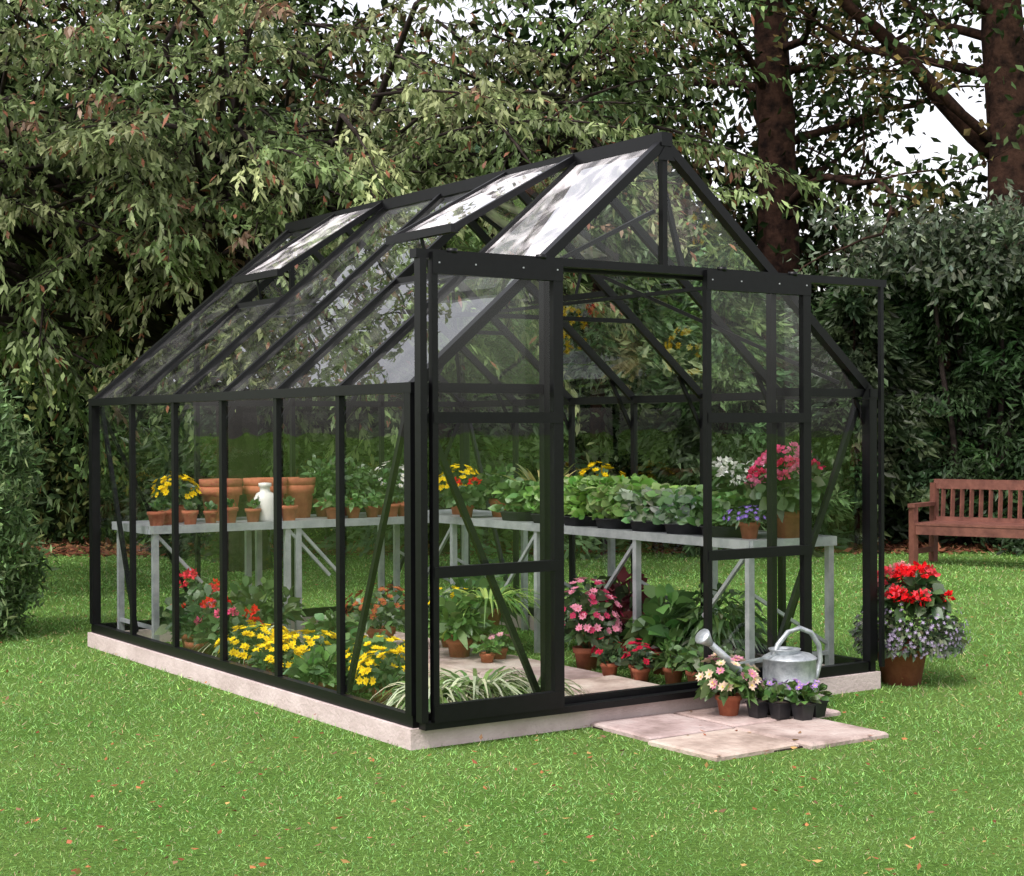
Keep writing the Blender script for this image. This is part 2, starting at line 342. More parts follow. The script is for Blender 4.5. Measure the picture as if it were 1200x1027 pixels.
# ---------------------------------------------------------------- staging benches
def staging(name,x0,x1,y0,y1,along,ns):
    S=MB();z=.73;k=6
    for i in range(k):
        if along=='y': a=x0+(x1-x0)*i/k; S.box((a+.004,y0,z-.012),(a+(x1-x0)/k-.004,y1,z-.002),M_alu)
        else: a=y0+(y1-y0)*i/k; S.box((x0,a+.004,z-.012),(x1,a+(y1-y0)/k-.004,z-.002),M_alu)
    S.bar((x0,y0,z-.02),(x1,y0,z-.02),.02,.045,M_alu);S.bar((x0,y1,z-.02),(x1,y1,z-.02),.02,.045,M_alu)
    S.bar((x0,y0+.01,z-.02),(x0,y1-.01,z-.02),.02,.044,M_alu);S.bar((x1,y0+.01,z-.02),(x1,y1-.01,z-.02),.02,.044,M_alu)
    for t in ns:
        if along=='y':
            for x in(x0+.014,x1-.014): S.bar((x,t,0),(x,t,z-.03),.034,.03,M_alu)
            S.bar((x0+.02,t,.16),(x1-.02,t,.16),.02,.02,M_alu)
            S.bar((x0+.02,t+.012,z-.05),(x0+.02,t+.34,.34),.018,.018,M_alu) if t<y1-.5 else 0
            S.bar((x0+.02,t,z-.25),(x1-.02,t,.2),.016,.016,M_alu)
        else:
            for y in(y0+.014,y1-.014): S.bar((t,y,0),(t,y,z-.03),.034,.03,M_alu)
            S.bar((t,y0+.02,.16),(t,y1-.02,.16),.02,.02,M_alu)
            S.bar((t+.01,y0+.02,z-.05),(t+.28,y0+.02,.40),.018,.018,M_alu) if t<x1-.4 else 0
    S.make(name)
staging('staging_bench',1.94,2.49,.16,3.6,'y',[.19,1.05,1.95,2.85,3.55])
staging('staging_bench.001',.08,1.92,3.03,3.6,'x',[.12,.93,1.0,1.86])
# ---------------------------------------------------------------- plants
def pot(mb,x,y,z,r,h,mat=M_terra):
    tone=A((1,1,1))*(.75+.5*R())
    mb.lathe([(0,0),(r*.72,0),(r*.93,h*.74),(r*1.05,h*.75),(r*1.08,h),(r*.95,h),(r*.92,h*.86)],(x,y,z),mat,18,col=tone)
    mb.lathe([(r*.93,h*.87),(r*.5,h*.9),(0.001,h*.9)],(x,y,z),M_soil,18)
def flower(mb,P,Nn,size,col,cen,npet=8):
    n=len(P);up=perp(Nn);sd=np.cross(Nn,up)
    for k in range(npet):
        a=2*np.pi*k/npet+R(n)[:,None]*.3; d=nrm(up*np.cos(a)+sd*np.sin(a)+Nn*.35)
        diamonds(mb,P,d,nrm(np.cross(Nn,d)),size*(.85+.3*R(n)),size*.62,np.clip(col*(1+N_(size=(n,1))*.08),0,.95),M_petal)
    diamonds(mb,P+Nn*size*.25-up*size*.2,up,sd,size*.42,size*.42,np.repeat(A([cen]),n,0),M_petal)
def heads(mb,P,rad,size,cols,k=26):
    n=len(P);d=nrm(N_(size=(n,k,3)));d[:,:,2]=np.abs(d[:,:,2])*1.1-.25
    q=(P[:,None]+d*rad*(.7+.4*R((n,k,1)))).reshape(-1,3);dd=nrm(d.reshape(-1,3)+N_(size=(n*k,3))*.5)
    cc=A(cols)[rng.integers(0,len(cols),n)];c=np.repeat(cc,k,0)*np.exp(N_(size=(n*k,1))*.15)
    diamonds(mb,q-dd*size*.3,dd,perp(dd),size,size*.8,np.clip(c,0,.95),M_petal)
def dome(n,flat=0):
    d=nrm(N_(size=(n,3)));d[:,2]=np.abs(d[:,2])-flat;return nrm(d)
M_stem=noise_mat('stems',(.04,.07,.02),(.07,.11,.03),20,.7)
def plant(name,x,y,z,pr=.055,ph=.1,r=.12,h=.16,n=160,lL=.06,lW=.03,c=(.05,.10,.025),fl=None,hd=None,pm=M_terra,up=.3,low=.35,stem=True,c2=None,droop=.35,leafmat=None):
    mb=MB()
    if pr: pot(mb,x,y,z,pr,ph,pm)
    top=z+ph*.9 if pr else z
    d=dome(n,low);q=A((x,y,top+h*.35))+d*A((r,r,h*.65))*(R((n,1))**.45)
    q[:,2]=np.maximum(q[:,2],z+.01)
    dd=nrm(d+N_(size=(n,3))*.45+A((0,0,up)))
    cc=vary(n,c,.28,.1)*1.3
    if c2 is not None: s=R(n)<.35;cc[s]=vary(s.sum(),c2,.2,.08)
    blades(mb,q-dd*lL*.4,dd,perp(dd),lL*(.7+.6*R(n)),lW*(.8+.4*R(n)),droop,LP,cc,leafmat or M_leaf)
    if stem:
        k=min(14,n//8)
        for i in range(k): mb.tube([(x,y,top-.01),tuple((A((x,y,top))+q[i])/2+A((0,0,.01))),tuple(q[i])],[.003,.0025,.0015],M_stem,4)
    if fl:
        for m,s,col,cen in fl:
            d=dome(m,.1);P=A((x,y,top+h*.38))+d*A((r,r,h*.68))*(.95+.15*R((m,1)))
            flower(mb,P,nrm(d+A((0,0,.5))+N_(size=d.shape)*.2),s,A([col]),cen)
    if hd:
        for m,rad,s,cols in hd:
            d=dome(m,.05);P=A((x,y,top+h*.45))+d*A((r*.85,r*.85,h*.68))
            heads(mb,P,rad,s,cols)
    mb.make(name,None,(x,y,z)); 
def arch(name,x,y,z,n=110,L=.32,Wd=.014,c=(.12,.2,.05),tip=None,pr=.08,ph=.1,droop=.8,upv=1.0,pm=M_terra,c2=(.6,.62,.42)):
    mb=MB();pot(mb,x,y,z,pr,ph,pm)
    a=R(n)*2*np.pi;d=nrm(np.stack([np.cos(a),np.sin(a),upv*(.4+R(n)*1.2)],1));sd=nrm(np.cross(d,A((0,0,1.))+N_(size=(n,3))*.1))
    p=A((x,y,z+ph*.9))+np.stack([np.cos(a),np.sin(a),np.zeros(n)],1)*pr*.4
    LL=L*(.6+.6*R(n)); col=vary(n,c,.2,.08); s=R(n)<.5; col[s]=vary(s.sum(),c2,.12,.05)
    blades(mb,p,d,sd,LL,Wd,droop,[.6,1,1,.85,.6,.35,.05],col,M_leaf,clampx=(.022+.02*R(),.03+.01*R()))
    mb.make(name,None,(x,y,z))
Yl=(.85,.62,.02);Rd=(.68,.015,.02);Pk=(.75,.10,.25);Wh=(.85,.83,.80)
zb=.728
def mum(x,y,z,r=.13,h=.14,n=46,s=.026,col=Yl,pr=.06,ph=.1): plant('yellow_chrysanthemum_plant',x,y,z,pr,ph,r,h,220,.06,.028,(.05,.10,.03),[(int(n*1.15),s*.92,col,(.6,.36,.02))])
def geran(name,x,y,z,cols,r=.16,h=.24,k=9,pr=.075,ph=.13,n=200): plant(name,x,y,z,pr,ph,r,h,n,.07,.065,(.05,.095,.03),hd=[(k,.035,.028,cols)])
geran('red_geranium_plant',.33,3.0,.0,[Rd,(.7,.05,.08)],.2,.30,14)
geran('red_geranium_plant',.30,2.45,.0,[Rd,Pk],.18,.24,9)
mum(.24,1.98,0,.19,.18,80);mum(.38,1.66,0,.20,.16,80);mum(.18,1.62,0,.13,.14,40);mum(.42,1.0,0,.18,.2,60);mum(.34,.80,0,.15,.17,44);mum(1.62,2.35,0,.16,.26,44)
arch('spider_plant',.45,2.45,0,120,.46,.018);arch('spider_plant',.36,.44,.0,200,.40,.019,upv=.9);arch('spider_plant',.60,.48,.0,210,.46,.019,upv=.9);arch('spider_plant',.84,.38,0,130,.34,.017,upv=.8)
arch('spider_plant',1.72,2.1,.16,130,.5,.018,(.10,.22,.04),c2=(.3,.42,.1))
plant('russet_chrysanthemum_plant',1.25,2.5,0,.08,.14,.2,.24,260,.06,.03,(.05,.09,.03),[(70,.024,(.35,.10,.05),(.4,.2,.03))])
plant('leafy_shrub_plant',.7,2.9,0,.09,.15,.22,.3,260,.09,.05,(.06,.11,.03))
plant('leafy_shrub_plant',.24,2.7,0,.08,.12,.16,.32,220,.09,.04,(.045,.09,.03))
plant('leafy_shrub_plant',.5,1.35,0,.07,.1,.18,.2,260,.08,.05,(.07,.14,.035))
plant('leafy_shrub_plant',.22,1.2,0,.07,.1,.14,.16,240,.08,.05,(.07,.15,.035))
plant('leafy_shrub_plant',.85,2.3,0,.07,.1,.16,.2,220,.08,.05,(.08,.15,.04))
plant('leafy_shrub_plant',1.45,1.98,0,.07,.12,.16,.26,260,.10,.05,(.07,.14,.03))
plant('leafy_shrub_plant',1.9,2.5,0,.08,.12,.2,.36,260,.1,.05,(.05,.10,.03))
plant('pink_flowering_plant',1.58,1.78,0,.045,.08,.08,.08,70,.04,.03,(.06,.12,.03),[(12,.025,(.7,.35,.42),(.5,.4,.1))])
plant('small_potted_plant',1.45,1.7,0,.04,.07,.08,.1,70,.05,.03,(.09,.17,.04))
plant('pink_impatiens_plant',1.80,1.28,0,.07,.12,.17,.34,300,.06,.04,(.05,.09,.03),[(60,.026,(.72,.28,.38),(.6,.2,.2)),(34,.024,(.5,.05,.12),(.4,.1,.1))])
for (x,y) in((1.72,.98),(1.80,.85),(1.74,.75)):
    plant('red_cyclamen_plant',x,y,0,.045,.08,.08,.12,70,.045,.04,(.05,.09,.035),[(12,.022,(.45,.02,.05),(.3,.02,.04))])
plant('coleus_plant',2.08,1.35,0,.08,.14,.2,.38,240,.11,.07,(.10,.02,.025),c2=(.05,.08,.03))
plant('leafy_shrub_plant',2.05,.95,0,.08,.12,.18,.34,220,.12,.07,(.06,.13,.03))
for (x,y) in((1.84,.62),(1.86,.47),(1.95,.56),(2.0,.40)):
    plant('small_potted_plant',x,y,0,.05,.09,.09,.13,90,.06,.035,(.07,.13,.035))
plant('fern_plant',2.25,.75,0,.09,.14,.24,.38,380,.14,.03,(.055,.11,.03),droop=.8)
plant('fern_plant',2.3,1.9,0,.09,.14,.22,.34,300,.14,.03,(.05,.10,.03),droop=.8)
plant('trailing_foliage_plant',2.02,.3,0,0,0,.17,.1,260,.04,.03,(.06,.12,.03),stem=False)
def tray(x,y,kind,c,h=.1,n=240,lL=.06,lW=.045,c2=None):
    mb=MB();mb.lathe([(.0,0),(.15,0),(.165,.05),(.175,.052),(.17,.056),(.155,.052),(.15,.04)],(x,y,zb),M_blackpl,4)
    mb.lathe([(.155,.045),(.001,.046)],(x,y,zb),M_soil,4)
    q=np.stack([x+(R(n)-.5)*.26,y+(R(n)-.5)*.26,zb+.06+R(n)*h],1)
    d=nrm(np.stack([N_(size=n),N_(size=n),.5+R(n)],1));cc=vary(n,c,.25,.1)*1.45
    if c2: s=R(n)<.4;cc[s]=vary(s.sum(),c2,.15,.06)
    blades(mb,q-d*lL*.3,d,perp(d),lL*(.7+.6*R(n)),lW,.4,LP,cc,M_leaf);mb.make(kind,None,(x,y,zb))
for i,(y,c,h,c2) in enumerate([(2.3,(.08,.15,.04),.16,None),(1.98,(.10,.20,.04),.14,None),(1.68,(.14,.26,.05),.20,None),(1.38,(.13,.24,.05),.16,(.3,.4,.15)),(1.08,(.09,.17,.05),.15,(.35,.42,.3)),(.80,(.07,.14,.05),.12,(.3,.38,.3)),(.52,(.06,.13,.03),.14,None)]):
    tray(2.10,y,'seedling_tray',c,h,340,.075,.05,c2)
    if i<5: tray(2.36,y-.06,'seedling_tray',c,h,260,.075,.05)
arch('variegated_bromeliad',2.36,2.45,zb,60,.40,.035,(.16,.2,.06),droop=.4,upv=1.8,c2=(.45,.40,.15))
mum(2.36,1.9,zb,.15,.22,60,.028)
plant('white_hydrangea_plant',2.36,.72,zb,.07,.12,.15,.28,240,.08,.05,(.05,.10,.03),hd=[(14,.045,.03,[Wh,(.78,.80,.73)])])
plant('white_hydrangea_plant',2.35,.42,zb,.06,.1,.13,.16,200,.07,.05,(.06,.13,.03),hd=[(5,.035,.028,[Wh])])
geran('pink_geranium_plant',2.28,.27,zb,[Pk,(.62,.03,.12),(.7,.2,.35)],.20,.28,24,.08,.13,300)
plant('purple_lobelia_plant',2.08,.33,zb,.05,.08,.12,.08,220,.035,.02,(.06,.11,.04),[(50,.013,(.25,.14,.55),(.6,.6,.6))])
plant('yellow_green_plant',2.15,.55,zb,.05,.07,.13,.10,220,.06,.04,(.13,.22,.05))
for x,y,rr,hh in((.16,3.12,.05,.08),(.25,3.2,.05,.08),(.36,3.12,.045,.08),(.52,3.2,.04,.07),(.6,3.12,.05,.09),(.74,3.1,.045,.08),(.98,3.12,.05,.09),(1.66,3.1,.05,.08),(1.76,3.12,.05,.08),(1.85,3.2,.05,.09)):
    mb=MB();pot(mb,x,y,zb,rr,hh)
    n=22;q=np.stack([x+N_(size=n)*.015,y+N_(size=n)*.015,zb+hh+R(n)*.03],1);d=nrm(np.stack([N_(size=n),N_(size=n),1+R(n)],1))
    blades(mb,q,d,perp(d),.05,.025,.3,LP,vary(n,(.07,.14,.035)),M_leaf); mb.make('terracotta_pot_plant',None,(x,y,zb))
mum(.38,3.38,zb,.13,.18,50,.026)
for i,(x,y,r0) in enumerate(((.68,3.42,.12),(.97,3.42,.125),(1.18,3.4,.10))):
    mb=MB();z=zb
    for k in range(2): pot(mb,x,y,z,r0,.20);z+=.045
    mb.make('stacked_terracotta_pots',None,(x,y,zb))
mb=MB();mb.lathe([(0,0),(.06,0),(.068,.02),(.068,.13),(.05,.165),(.03,.175),(.03,.2),(.038,.205),(.038,.225),(0,.228)],(.84,3.15,zb),M_white,20)
mb.tube([(.84-.058,3.12,zb+.06),(.84-.09,3.09,zb+.07),(.84-.09,3.09,zb+.13),(.84-.05,3.13,zb+.15)],.007,M_white,6);mb.make('white_bottle',None,(.84,3.15,zb))
for x,y,hh in((1.36,3.4,.30),(1.55,3.42,.26),(1.72,3.4,.2)): plant('leafy_shrub_plant',x,y,zb,.07,.11,.15,hh,260,.06,.03,(.055,.11,.03))
for x in(1.28,1.42,1.55): plant('small_potted_plant',x,3.14,zb,.045,.07,.09,.09,90,.05,.03,(.08,.16,.04))
mum(2.15,3.1,zb,.14,.2,50,.028);geran('red_geranium_plant',1.98,2.75,zb,[Rd],.12,.14,4,.05,.08,120);plant('leafy_shrub_plant',2.2,2.7,zb,.07,.11,.15,.22,220,.07,.04,(.06,.12,.03))
plant('white_flowering_plant',1.85,3.42,zb,.06,.1,.12,.22,160,.05,.03,(.05,.1,.03),[(30,.022,Wh,(.6,.6,.2))])
plant('primula_plant',1.44,-.24,.02,.055,.09,.13,.17,150,.07,.045,(.08,.15,.04),[(24,.028,(.72,.56,.42),(.7,.55,.1)),(14,.026,(.58,.25,.34),(.6,.4,.1))],up=.1)
mb=MB()
def spot(x,y,fc):
    z=.022;s=.036
    v=[(x-s*.75,y-s*.75,z),(x+s*.75,y-s*.75,z),(x+s*.75,y+s*.75,z),(x-s*.75,y+s*.75,z),(x-s,y-s,z+.065),(x+s,y-s,z+.065),(x+s,y+s,z+.065),(x-s,y+s,z+.065)]
    mb.add(v,[(0,1,5,4),(1,2,6,5),(2,3,7,6),(3,0,4,7),(3,2,1,0)],M_blackpl);mb.box((x-s-.003,y-s-.003,z+.062),(x+s+.003,y+s+.003,z+.068),M_blackpl)
    mb.box((x-s+.004,y-s+.004,z+.064),(x+s-.004,y+s-.004,z+.0695),M_soil)
    n=40;d=dome(n,.1);q=A((x,y,z+.085))+d*A((.035,.035,.035));blades(mb,q,nrm(d+A((0,0,.3))),perp(d),.05,.032,.4,LP,vary(n,(.07,.14,.03)),M_leaf)
    d=dome(4,0);flower(mb,A((x,y,z+.130))+d*A((.035,.035,.02)),nrm(d+A((0,0,.6))),.017,A([fc]),(.7,.5,.05))
for i,(x,y) in enumerate([(1.50,-.36),(1.555,-.44),(1.61,-.52),(1.60,-.33),(1.66,-.41),(1.715,-.49)]): spot(x,y,(.38,.24,.52) if i%2 else (.34,.2,.48))
mb.make('pansy_seedling_pots')
mb=MB();cx,cy=2.80,.02;pot(mb,cx,cy,0,.13,.20)
cx,cy=2.83,.0
n=1900;d=dome(n,.55);q=A((cx,cy,.25))+d*A((.26,.26,.18))*(R((n,1))**.35);q[:,2]=np.maximum(q[:,2],.03)
dd=nrm(d+N_(size=(n,3))*.5);blades(mb,q,dd,perp(dd),.035,.018,.3,LP,vary(n,(.08,.12,.05),.3),M_leaf,clampx=(2.60,-9))
m=400;d=dome(m,.55);P=A((cx,cy,.25))+d*A((.28,.28,.19))*(.85+.2*R((m,1)));P[:,2]=np.maximum(P[:,2],.05);P[:,0]=np.maximum(P[:,0],2.62);flower(mb,P,nrm(d),.012,A([(.36,.29,.44)]),(.7,.7,.7),5)
n=260;d=dome(n,.2);q=A((cx,cy,.40))+d*A((.17,.17,.14))*(R((n,1))**.4);dd=nrm(d+N_(size=(n,3))*.4);blades(mb,q,dd,perp(dd),.07,.06,.3,LP,vary(n,(.05,.10,.03)),M_leaf)
d=dome(24,0);heads(mb,A((cx,cy,.42))+d*A((.18,.18,.15)),.043,.028,[Rd,Rd,(.72,.08,.10),(.8,.34,.32)],34)
mb.make('geranium_planter',None,(cx,cy,0))
# ---------------------------------------------------------------- watering can
mb=MB();cx,cy,cz=1.80,-.24,.022
mb.lathe([(0,.004),(.118,.004),(.122,0),(.122,.012),(.119,.02),(.119,.10),(.122,.105),(.119,.11),(.119,.21),(.123,.215),(.12,.22),(.095,.235),(.04,.245),(.038,.25),(0,.25)],(cx,cy,cz),M_galv,28)
mb.lathe([(.045,.22),(.07,.255),(.073,.26),(.068,.258),(.04,.225)],(cx-.03,cy,cz),M_galv,20)
sp=[(cx-.11,cy,cz+.05),(cx-.20,cy-.003,cz+.10),(cx-.36,cy-.005,cz+.23),(cx-.47,cy-.01,cz+.315)]
mb.tube(sp,[.030,.026,.018,.015],M_galv,12)
tip=A(sp[-1]);dv=nrm(A(sp[-1])-A(sp[-2]));mb.tube([tip,tip+dv*.03,tip+dv*.06,tip+dv*.065],[.015,.025,.038,.036],M_galv,16)
mb.bar((cx-.07,cy,cz+.235),(cx-.33,cy-.004,cz+.215),.008,.008,M_galv)
hp=[(cx-.10,cy,cz+.22),(cx-.07,cy,cz+.28),(cx-.01,cy,cz+.33),(cx+.06,cy,cz+.345),(cx+.13,cy,cz+.32),(cx+.18,cy,cz+.26),(cx+.19,cy,cz+.19),(cx+.165,cy,cz+.12),(cx+.115,cy,cz+.07)]
mb.tube(hp,.012,M_galv,10);mb.make('watering_can',None,(cx,cy,cz))
# ---------------------------------------------------------------- garden seat
mb=MB();e1=A((.33,-.944,0));e2=A((.944,.33,0));o=A((8.09,4.74,0));LB=1.55
def Q(a,b,z): return o+e1*a+e2*b+A((0,0,z))
def wb(p,q,w_,h_): mb.bar(Q(*p),Q(*q),w_,h_,M_wood)
for a in(0,LB):
    wb((a,0,0),(a,0,.53),.06,.06);wb((a,.46,0),(a,.50,.74),.06,.06);wb((a,-.05,.545),(a,.46,.545),.07,.035);wb((a,.03,.31),(a,.44,.31),.04,.08);wb((a,.03,.12),(a,.44,.12),.035,.045)
wb((0.03,0,.32),(LB-.03,0,.32),.035,.08);wb((.0,.50,.73),(LB,.50,.73),.04,.09);wb((.03,.47,.40),(LB-.03,.47,.40),.035,.05)
for i in range(6): wb((0,.01+.085*i,.375),(LB,.01+.085*i,.375),.065,.022)
for i in range(1,17): a=i*LB/17;wb((a,.472,.42),(a,.497,.69),.045,.015)
mb.make('garden_bench')
# ---------------------------------------------------------------- trees
def clump_leaves(mb,cent,per,spread,L_,W_,cols,down=.3,mat=M_tree,var=.3,flat=.7):
    k=len(cent);base=A(cols)[rng.integers(0,len(cols),k)]*np.exp(N_(size=(k,1))*var)
    q=np.repeat(cent,per,0)+N_(size=(k*per,3))*A((spread,spread,spread*flat));c=np.repeat(base,per,0)*np.exp(N_(size=(k*per,1))*.22)*(1+N_(size=(k*per,3))*.06)
    d=nrm(N_(size=q.shape)+A((0,0,-down*2)));ok=q[:,2]>.03
    q,c,d=q[ok],c[ok],d[ok];m=len(q);diamonds(mb,q,d,perp(d),L_*(.6+.8*R(m)),W_*(.7+.6*R(m)),np.clip(c,.002,.9),mat)
def limb(mb,p,d,l_,r0,mat,k=8,curve=.3,up=0.0,r1=.35):
    p=A(p,float);d=nrm(A(d,float));path=[p.copy()];
    for i in range(k): d=nrm(d+N_(size=3)*curve*.35+A((0,0,up)));p=p+d*l_/k;path.append(p.copy())
    mb.tube(path,np.linspace(r0,r0*r1,len(path)),mat,8 if r0>.05 else 5,.04);return path
mb=MB()
tb=g(-2.4,14.6);limb(mb,tb,(0,0,1),1.7,.22,M_bark2,6,.15,0,.8);fork=tb+A((0,0,1.6))
lobes=[((-2.3,13.3,3.5),(3.6,2.0,1.75),215),((-4.0,12.3,3.0),(1.8,1.3,1.35),80),((.5,13.6,3.95),(1.25,1.3,1.05),42)]
BP=[];BD=[]
for c,rad,k in lobes:
    d=nrm(N_(size=(k,3)));s=(R((k,1))**.4)*.95;a=A(c)+d*A(rad)*s
    o_=nrm(d*A((1,1,.35))+A((0,-.25,.02))+N_(size=(k,3))*.3)
    BP.append(gv(a));BD.append(o_[:,:1]*GR+o_[:,1:2]*GF+o_[:,2:3]*A((0,0,1.)))
BP=np.concatenate(BP);BD=nrm(np.concatenate(BD));TP=[];TD=[];TL=[];TC=[]
pal=A([(.18,.235,.095),(.21,.26,.11),(.135,.19,.07),(.26,.29,.135),(.095,.14,.05)])
for i in range(len(BP)):
    p=BP[i]-BD[i]*.5;ln=1.0+.5*R()
    path=[p+BD[i]*ln*t+A((0,0,-.22*t*t)) for t in np.linspace(0,1,6)]
    mb.tube(path,np.linspace(.018,.004,6),M_bark2,4)
    if i%3==0: 
        mid=(fork+p)/2+A((0,0,.25))+N_(size=3)*.15;mb.tube([fork+N_(size=3)*.05,mid,p,path[2]],[.06,.04,.024,.016],M_bark2,6)
    base=pal[rng.integers(0,5)]*math.exp(N_()*.18)
    sdv=nrm(np.cross(BD[i],A((0,0,1.))))
    for j in range(9):
        t=.15+.85*j/8; q=p+BD[i]*ln*t+A((0,0,-.22*t*t));s=1 if j%2 else -1
        TP.append(q);TD.append(nrm(BD[i]*.75+sdv*s*.8*(1-.6*t)+N_(size=3)*.15+A((0,0,-.1))));TL.append((.32+.25*R()));TC.append(base*math.exp(N_()*.12))
TP=A(TP);TD=A(TD);TL=A(TL);TC=A(TC);k=len(TP);per=25
rd=R(k)<.03;TC[rd]=A((.22,.14,.09))
uu=R((k,per,1));pos=TP[:,None]+TD[:,None]*TL[:,None,None]*uu+A((0,0,-1.))*(uu**2)*.13+N_(size=(k,per,3))*.012
pos=pos.reshape(-1,3);dirs=nrm(np.repeat(TD,per,0)*.6+N_(size=(k*per,3))*.55+A((0,0,-.45)))
cl=np.repeat(TC,per,0)*np.exp(N_(size=(k*per,1))*.2);rr_=R(k*per)<.04;cl[rr_]=(.30,.12,.07)
sd=nrm(np.cross(dirs,A((0,0,1.))+N_(size=dirs.shape)*.45))
blades(mb,pos,dirs,sd,.055+.045*R(k*per),.033,.25,[.15,1,.05],cl,M_tree)
for i in range(0,k,2): mb.tube([TP[i],TP[i]+TD[i]*TL[i]*.5+A((0,0,-.03)),TP[i]+TD[i]*TL[i]+A((0,0,-.13))],[.006,.004,.002],M_bark2,3)
mb.make('cherry_tree')
def oak(name,base,r0,H,crown,nl,cols,z0=3.2,extra=[]):
    mb=MB();base=A(base)
    path=[base+A((0,0,z))+A((math.sin(z*.6)*.08,math.cos(z*.7)*.08,0)) for z in np.linspace(-.1,H,16)]
    rad=[r0*(1.35 if i==0 else 1.12 if i==1 else 1-.035*i) for i in range(16)];mb.tube(path,rad,M_bark,18,.06)
    for st,dr,ll,rr in extra: limb(mb,st,dr,ll,rr,M_bark,10,.25,.02,.35)
    cc=[]
    for i in range(nl):
        z=z0+R()*(H-z0);a=R()*2*np.pi;dr=A((math.cos(a),math.sin(a),.15+.5*R()));st=base+A((0,0,z))
        pth=limb(mb,st,dr,2.2+2.2*R(),.06,M_bark,8,.5,.02,.2)
        for q in pth[2:]:
            p2=limb(mb,q,nrm(dr+N_(size=3)*.9),.9+.8*R(),.016,M_bark,5,.6,0,.3)
            if (q-base)@(-GF)<.9 or abs((q-base)@GR)>.6: cc+=p2[1:]
    cc=A(cc);cc=np.concatenate([cc,cc+N_(size=cc.shape)*.25])+N_(size=(len(cc)*2,3))*.1
    clump_leaves(mb,cc,crown[0],crown[1],.12,.07,cols,.2,M_dark,.35);mb.make(name)
oc=[(.035,.055,.022),(.05,.075,.03),(.028,.042,.016),(.10,.075,.03)]
oak('oak_tree',g(3.22,20),.31,9.5,(8,.14),21,oc,3.8)
oak('oak_tree',g(5.45,18),.33,8.5,(8,.13),17,oc,4.0,[(g(5.4,18,4.3),-GR*1.0+A((0,0,.75)),3.2,.12),(g(5.5,18,3.6),GR+A((0,0,.9)),2.5,.12)])
def Hb(r):
    return np.interp(r,[-15,-8,-2.6,-1.8,.2,.7,2.4,3.0,5,9,16],[8.5,8.2,7.6,6.3,6.0,7.2,6.4,4.6,4.0,4.2,6.0])
mb=MB();k=3200;r_=R(k)*28-14;z_=R(k)**.9*(Hb(r_)+N_(size=k)*.5);cen=gv(np.stack([r_,19.8+R(k)*4.2,z_],1))
clump_leaves(mb,cen,30,.36,.19,.10,[(.018,.030,.011),(.028,.043,.016),(.012,.020,.008),(.036,.048,.019),(.04,.028,.015)],.3,M_dark,.4)
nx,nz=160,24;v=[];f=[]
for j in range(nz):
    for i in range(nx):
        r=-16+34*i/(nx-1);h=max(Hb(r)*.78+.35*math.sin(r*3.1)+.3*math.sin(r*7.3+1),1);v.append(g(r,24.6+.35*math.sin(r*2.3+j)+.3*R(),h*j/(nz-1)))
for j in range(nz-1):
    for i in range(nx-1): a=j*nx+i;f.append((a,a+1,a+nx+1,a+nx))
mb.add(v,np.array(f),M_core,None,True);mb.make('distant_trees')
def conifer(name,r,d,h,rb,n,cols,L_=.2,W_=.05,pw=.8):
    mb=MB();base=g(r,d);mb.tube([base+A((0,0,-.1)),base+A((0,0,h*.5)),base+A((0,0,h*.96))],[.1*h/4,.06*h/4,.01],M_bark,8)
    nb=n//70;t=R(nb)**.8;a=R(nb)*2*np.pi;ln=rb*(1-t)**pw*(.75+.5*R(nb))+.12
    u=np.sqrt(R((nb,70)));ax=a[:,None]+N_(size=(nb,70))*.22*(1.2-u)
    rr=ln[:,None]*u;z=t[:,None]*h+.1-rr*.28+N_(size=(nb,70))*.05
    q=base+np.stack([np.cos(ax)*rr,np.sin(ax)*rr,z],2).reshape(-1,3)
    cb=np.repeat(vary(nb,cols,.36,.08),70,0);m=len(q)
    dd=nrm(np.stack([np.cos(ax),np.sin(ax),np.full(ax.shape,-.45)],2).reshape(-1,3)+N_(size=(m,3))*.45);ok=q[:,2]>.03
    diamonds(mb,q[ok],dd[ok],perp(dd[ok]),(L_*(.5+.8*R(m)))[ok],W_,(cb*np.exp(N_(size=(m,1))*.2))[ok],M_tree);mb.make(name)
cg=(.095,.15,.065)
for r,d,h,rb in((-2.4,16.8,4.4,1.6),(-.7,16.4,4.2,1.5),(.9,16.9,4.6,1.6),(2.2,16.8,3.0,1.3),(3.6,17,2.6,1.1)): conifer('conifer_tree',r,d,h,rb,13000,cg if -2<r<3 else (.045,.07,.03),.15,.05,.6)
# tall dark yews forming the evergreen screen behind the seat
for r,d,h in((4.6,17.1,3.3),(5.5,16.9,3.0),(6.5,17.0,3.4)): conifer('yew_tree',r,d,h,1.0,11000,(.032,.062,.022),.13,.035,.35)
mb=MB();bx=g(-3.42,9.9);k=900;t=R(k);a=R(k)*2*np.pi;rr=.40*np.sin(np.pi*np.clip(t*.8+.22,0,1))**.6*(.7+.4*R(k))*(1+.22*np.sin(a*4+t*14))
cen=bx+np.stack([np.cos(a)*rr,np.sin(a)*rr,t*1.66+.05],1)
clump_leaves(mb,cen,34,.05,.065,.018,[(.16,.25,.10),(.125,.20,.075),(.21,.29,.125),(.10,.16,.06)],-.1,M_tree,.25,1.2)
mb.tube([bx,bx+A((0,0,1.4))],[.05,.02],M_bark,8);mb.make('conifer_shrub')
mb=MB();k=2600;r_=3.4+R(k)*7;ph_=R(k);hh=2.45+.25*np.sin(r_*2.1)+.2*np.sin(r_*5)
top=R(k)<.3;z_=np.where(top,hh,ph_*hh);d_=17.3-.12*(r_-3.6)+np.where(top,R(k)*1.3,.25*np.sin(r_*3+z_*2.4)*.9+.3*R(k))
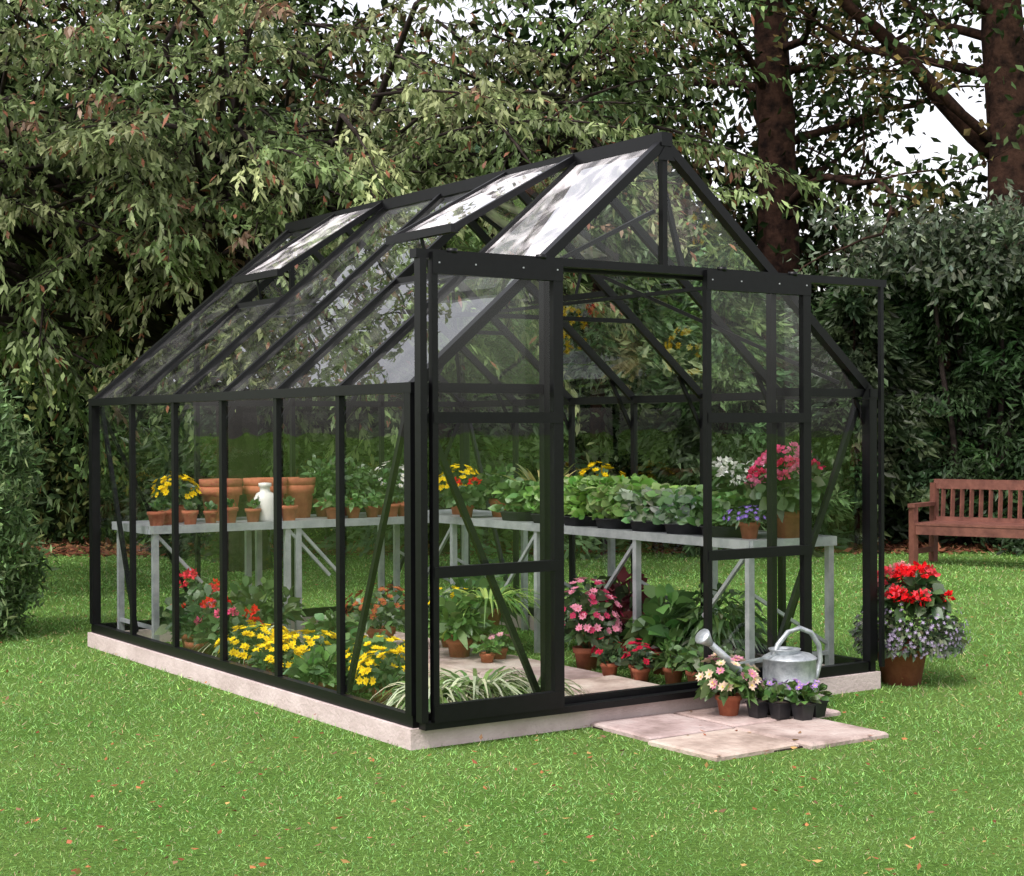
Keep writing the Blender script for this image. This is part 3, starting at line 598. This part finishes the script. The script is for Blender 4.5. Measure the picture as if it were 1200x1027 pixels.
clump_leaves(mb,gv(np.stack([r_,d_,z_],1)),24,.13,.09,.045,[(.022,.046,.016),(.034,.066,.022),(.014,.028,.010),(.045,.075,.026)],.3,M_tree,.5)
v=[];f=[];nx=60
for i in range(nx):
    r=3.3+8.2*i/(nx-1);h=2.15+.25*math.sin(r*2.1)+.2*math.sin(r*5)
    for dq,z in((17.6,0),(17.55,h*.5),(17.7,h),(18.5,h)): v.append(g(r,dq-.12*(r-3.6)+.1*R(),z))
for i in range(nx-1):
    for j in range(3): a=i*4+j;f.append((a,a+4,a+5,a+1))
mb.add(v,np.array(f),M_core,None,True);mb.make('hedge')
mb=MB();k=380;d=nrm(N_(size=(k,3)));a=A((4.75,16.6,3.05))+d*A((1.5,.5,.52))*(R((k,1))**.4)*(1+.3*np.sin(d[:,:1]*9+d[:,2:]*5));
clump_leaves(mb,gv(a),22,.13,.10,.045,[(.13,.16,.105),(.095,.125,.075),(.16,.19,.135),(.06,.085,.045)],.2,M_tree,.3)
for i in range(6): limb(mb,g(4.6+.1*i,17.0,0),(N_()*.1,0,1),3.0,.05,M_bark2,8,.25)
mb.make('holly_tree')
mb=MB();k=1200;r_=-10+R(k)*13.5;z_=R(k)*(1.7+.4*np.sin(r_*2));cen=gv(np.stack([r_,17.6+R(k)*1.3,z_],1))
clump_leaves(mb,cen,24,.2,.13,.065,[(.02,.035,.013),(.035,.06,.02),(.015,.025,.01),(.05,.06,.02)],.3,M_dark,.35);mb.make('shrubbery')
# ---------------------------------------------------------------- world, sun, camera
sc=bpy.context.scene
wd=bpy.data.worlds.new('World');sc.world=wd;wd.use_nodes=True;nt=wd.node_tree;nt.nodes.clear()
o=nt.nodes.new('ShaderNodeOutputWorld');bg=nt.nodes.new('ShaderNodeBackground');bg.inputs[1].default_value=.15
sk=nt.nodes.new('ShaderNodeTexSky');sk.sky_type='NISHITA';sk.sun_disc=False
hs=nt.nodes.new('ShaderNodeHueSaturation');hs.inputs['Saturation'].default_value=.25;hs.inputs['Value'].default_value=2.1
tint=nt.nodes.new('ShaderNodeMix');tint.data_type='RGBA';tint.blend_type='MULTIPLY';tint.inputs[0].default_value=1;tint.inputs[7].default_value=(1,.955,.965,1)
nt.links.new(sk.outputs[0],hs.inputs['Color']);nt.links.new(hs.outputs[0],tint.inputs[6]);nt.links.new(tint.outputs[2],bg.inputs[0]);nt.links.new(bg.outputs[0],o.inputs[0])
sv=-GF*.70-GR*.45+A((0,0,1.2));sv/=np.linalg.norm(sv)
el=math.asin(sv[2]);az=math.atan2(sv[0],sv[1]);sk.sun_elevation=el;sk.sun_rotation=az;sk.air_density=1.2;sk.dust_density=3
sl=bpy.data.lights.new('sun','SUN');sl.energy=2.4;sl.angle=math.radians(14);sl.color=(1,.96,.91)
so=bpy.data.objects.new('sun',sl);sc.collection.objects.link(so);so.rotation_euler=Vector(sv).to_track_quat('Z','Y').to_euler();so.location=(0,-5,12)
cam=bpy.data.cameras.new('camera');co=bpy.data.objects.new('camera',cam);sc.collection.objects.link(co);sc.camera=co
cam.sensor_width=36;cam.lens=56.86;cam.clip_end=1000;cam.clip_start=.1
pit,rol=-.00573,-.00426
f0=A((math.sin(yaw)*math.cos(pit),math.cos(yaw)*math.cos(pit),math.sin(pit)));r0=GR;u0=np.cross(r0,f0)
rr=r0*math.cos(rol)+u0*math.sin(rol);uu=-r0*math.sin(rol)+u0*math.cos(rol)
m=Matrix(((rr[0],uu[0],-f0[0],-3.24224),(rr[1],uu[1],-f0[1],-5.54126),(rr[2],uu[2],-f0[2],1.26518),(0,0,0,1)));co.matrix_world=m
sc.view_settings.view_transform='Standard';sc.view_settings.look='None';sc.view_settings.exposure=0
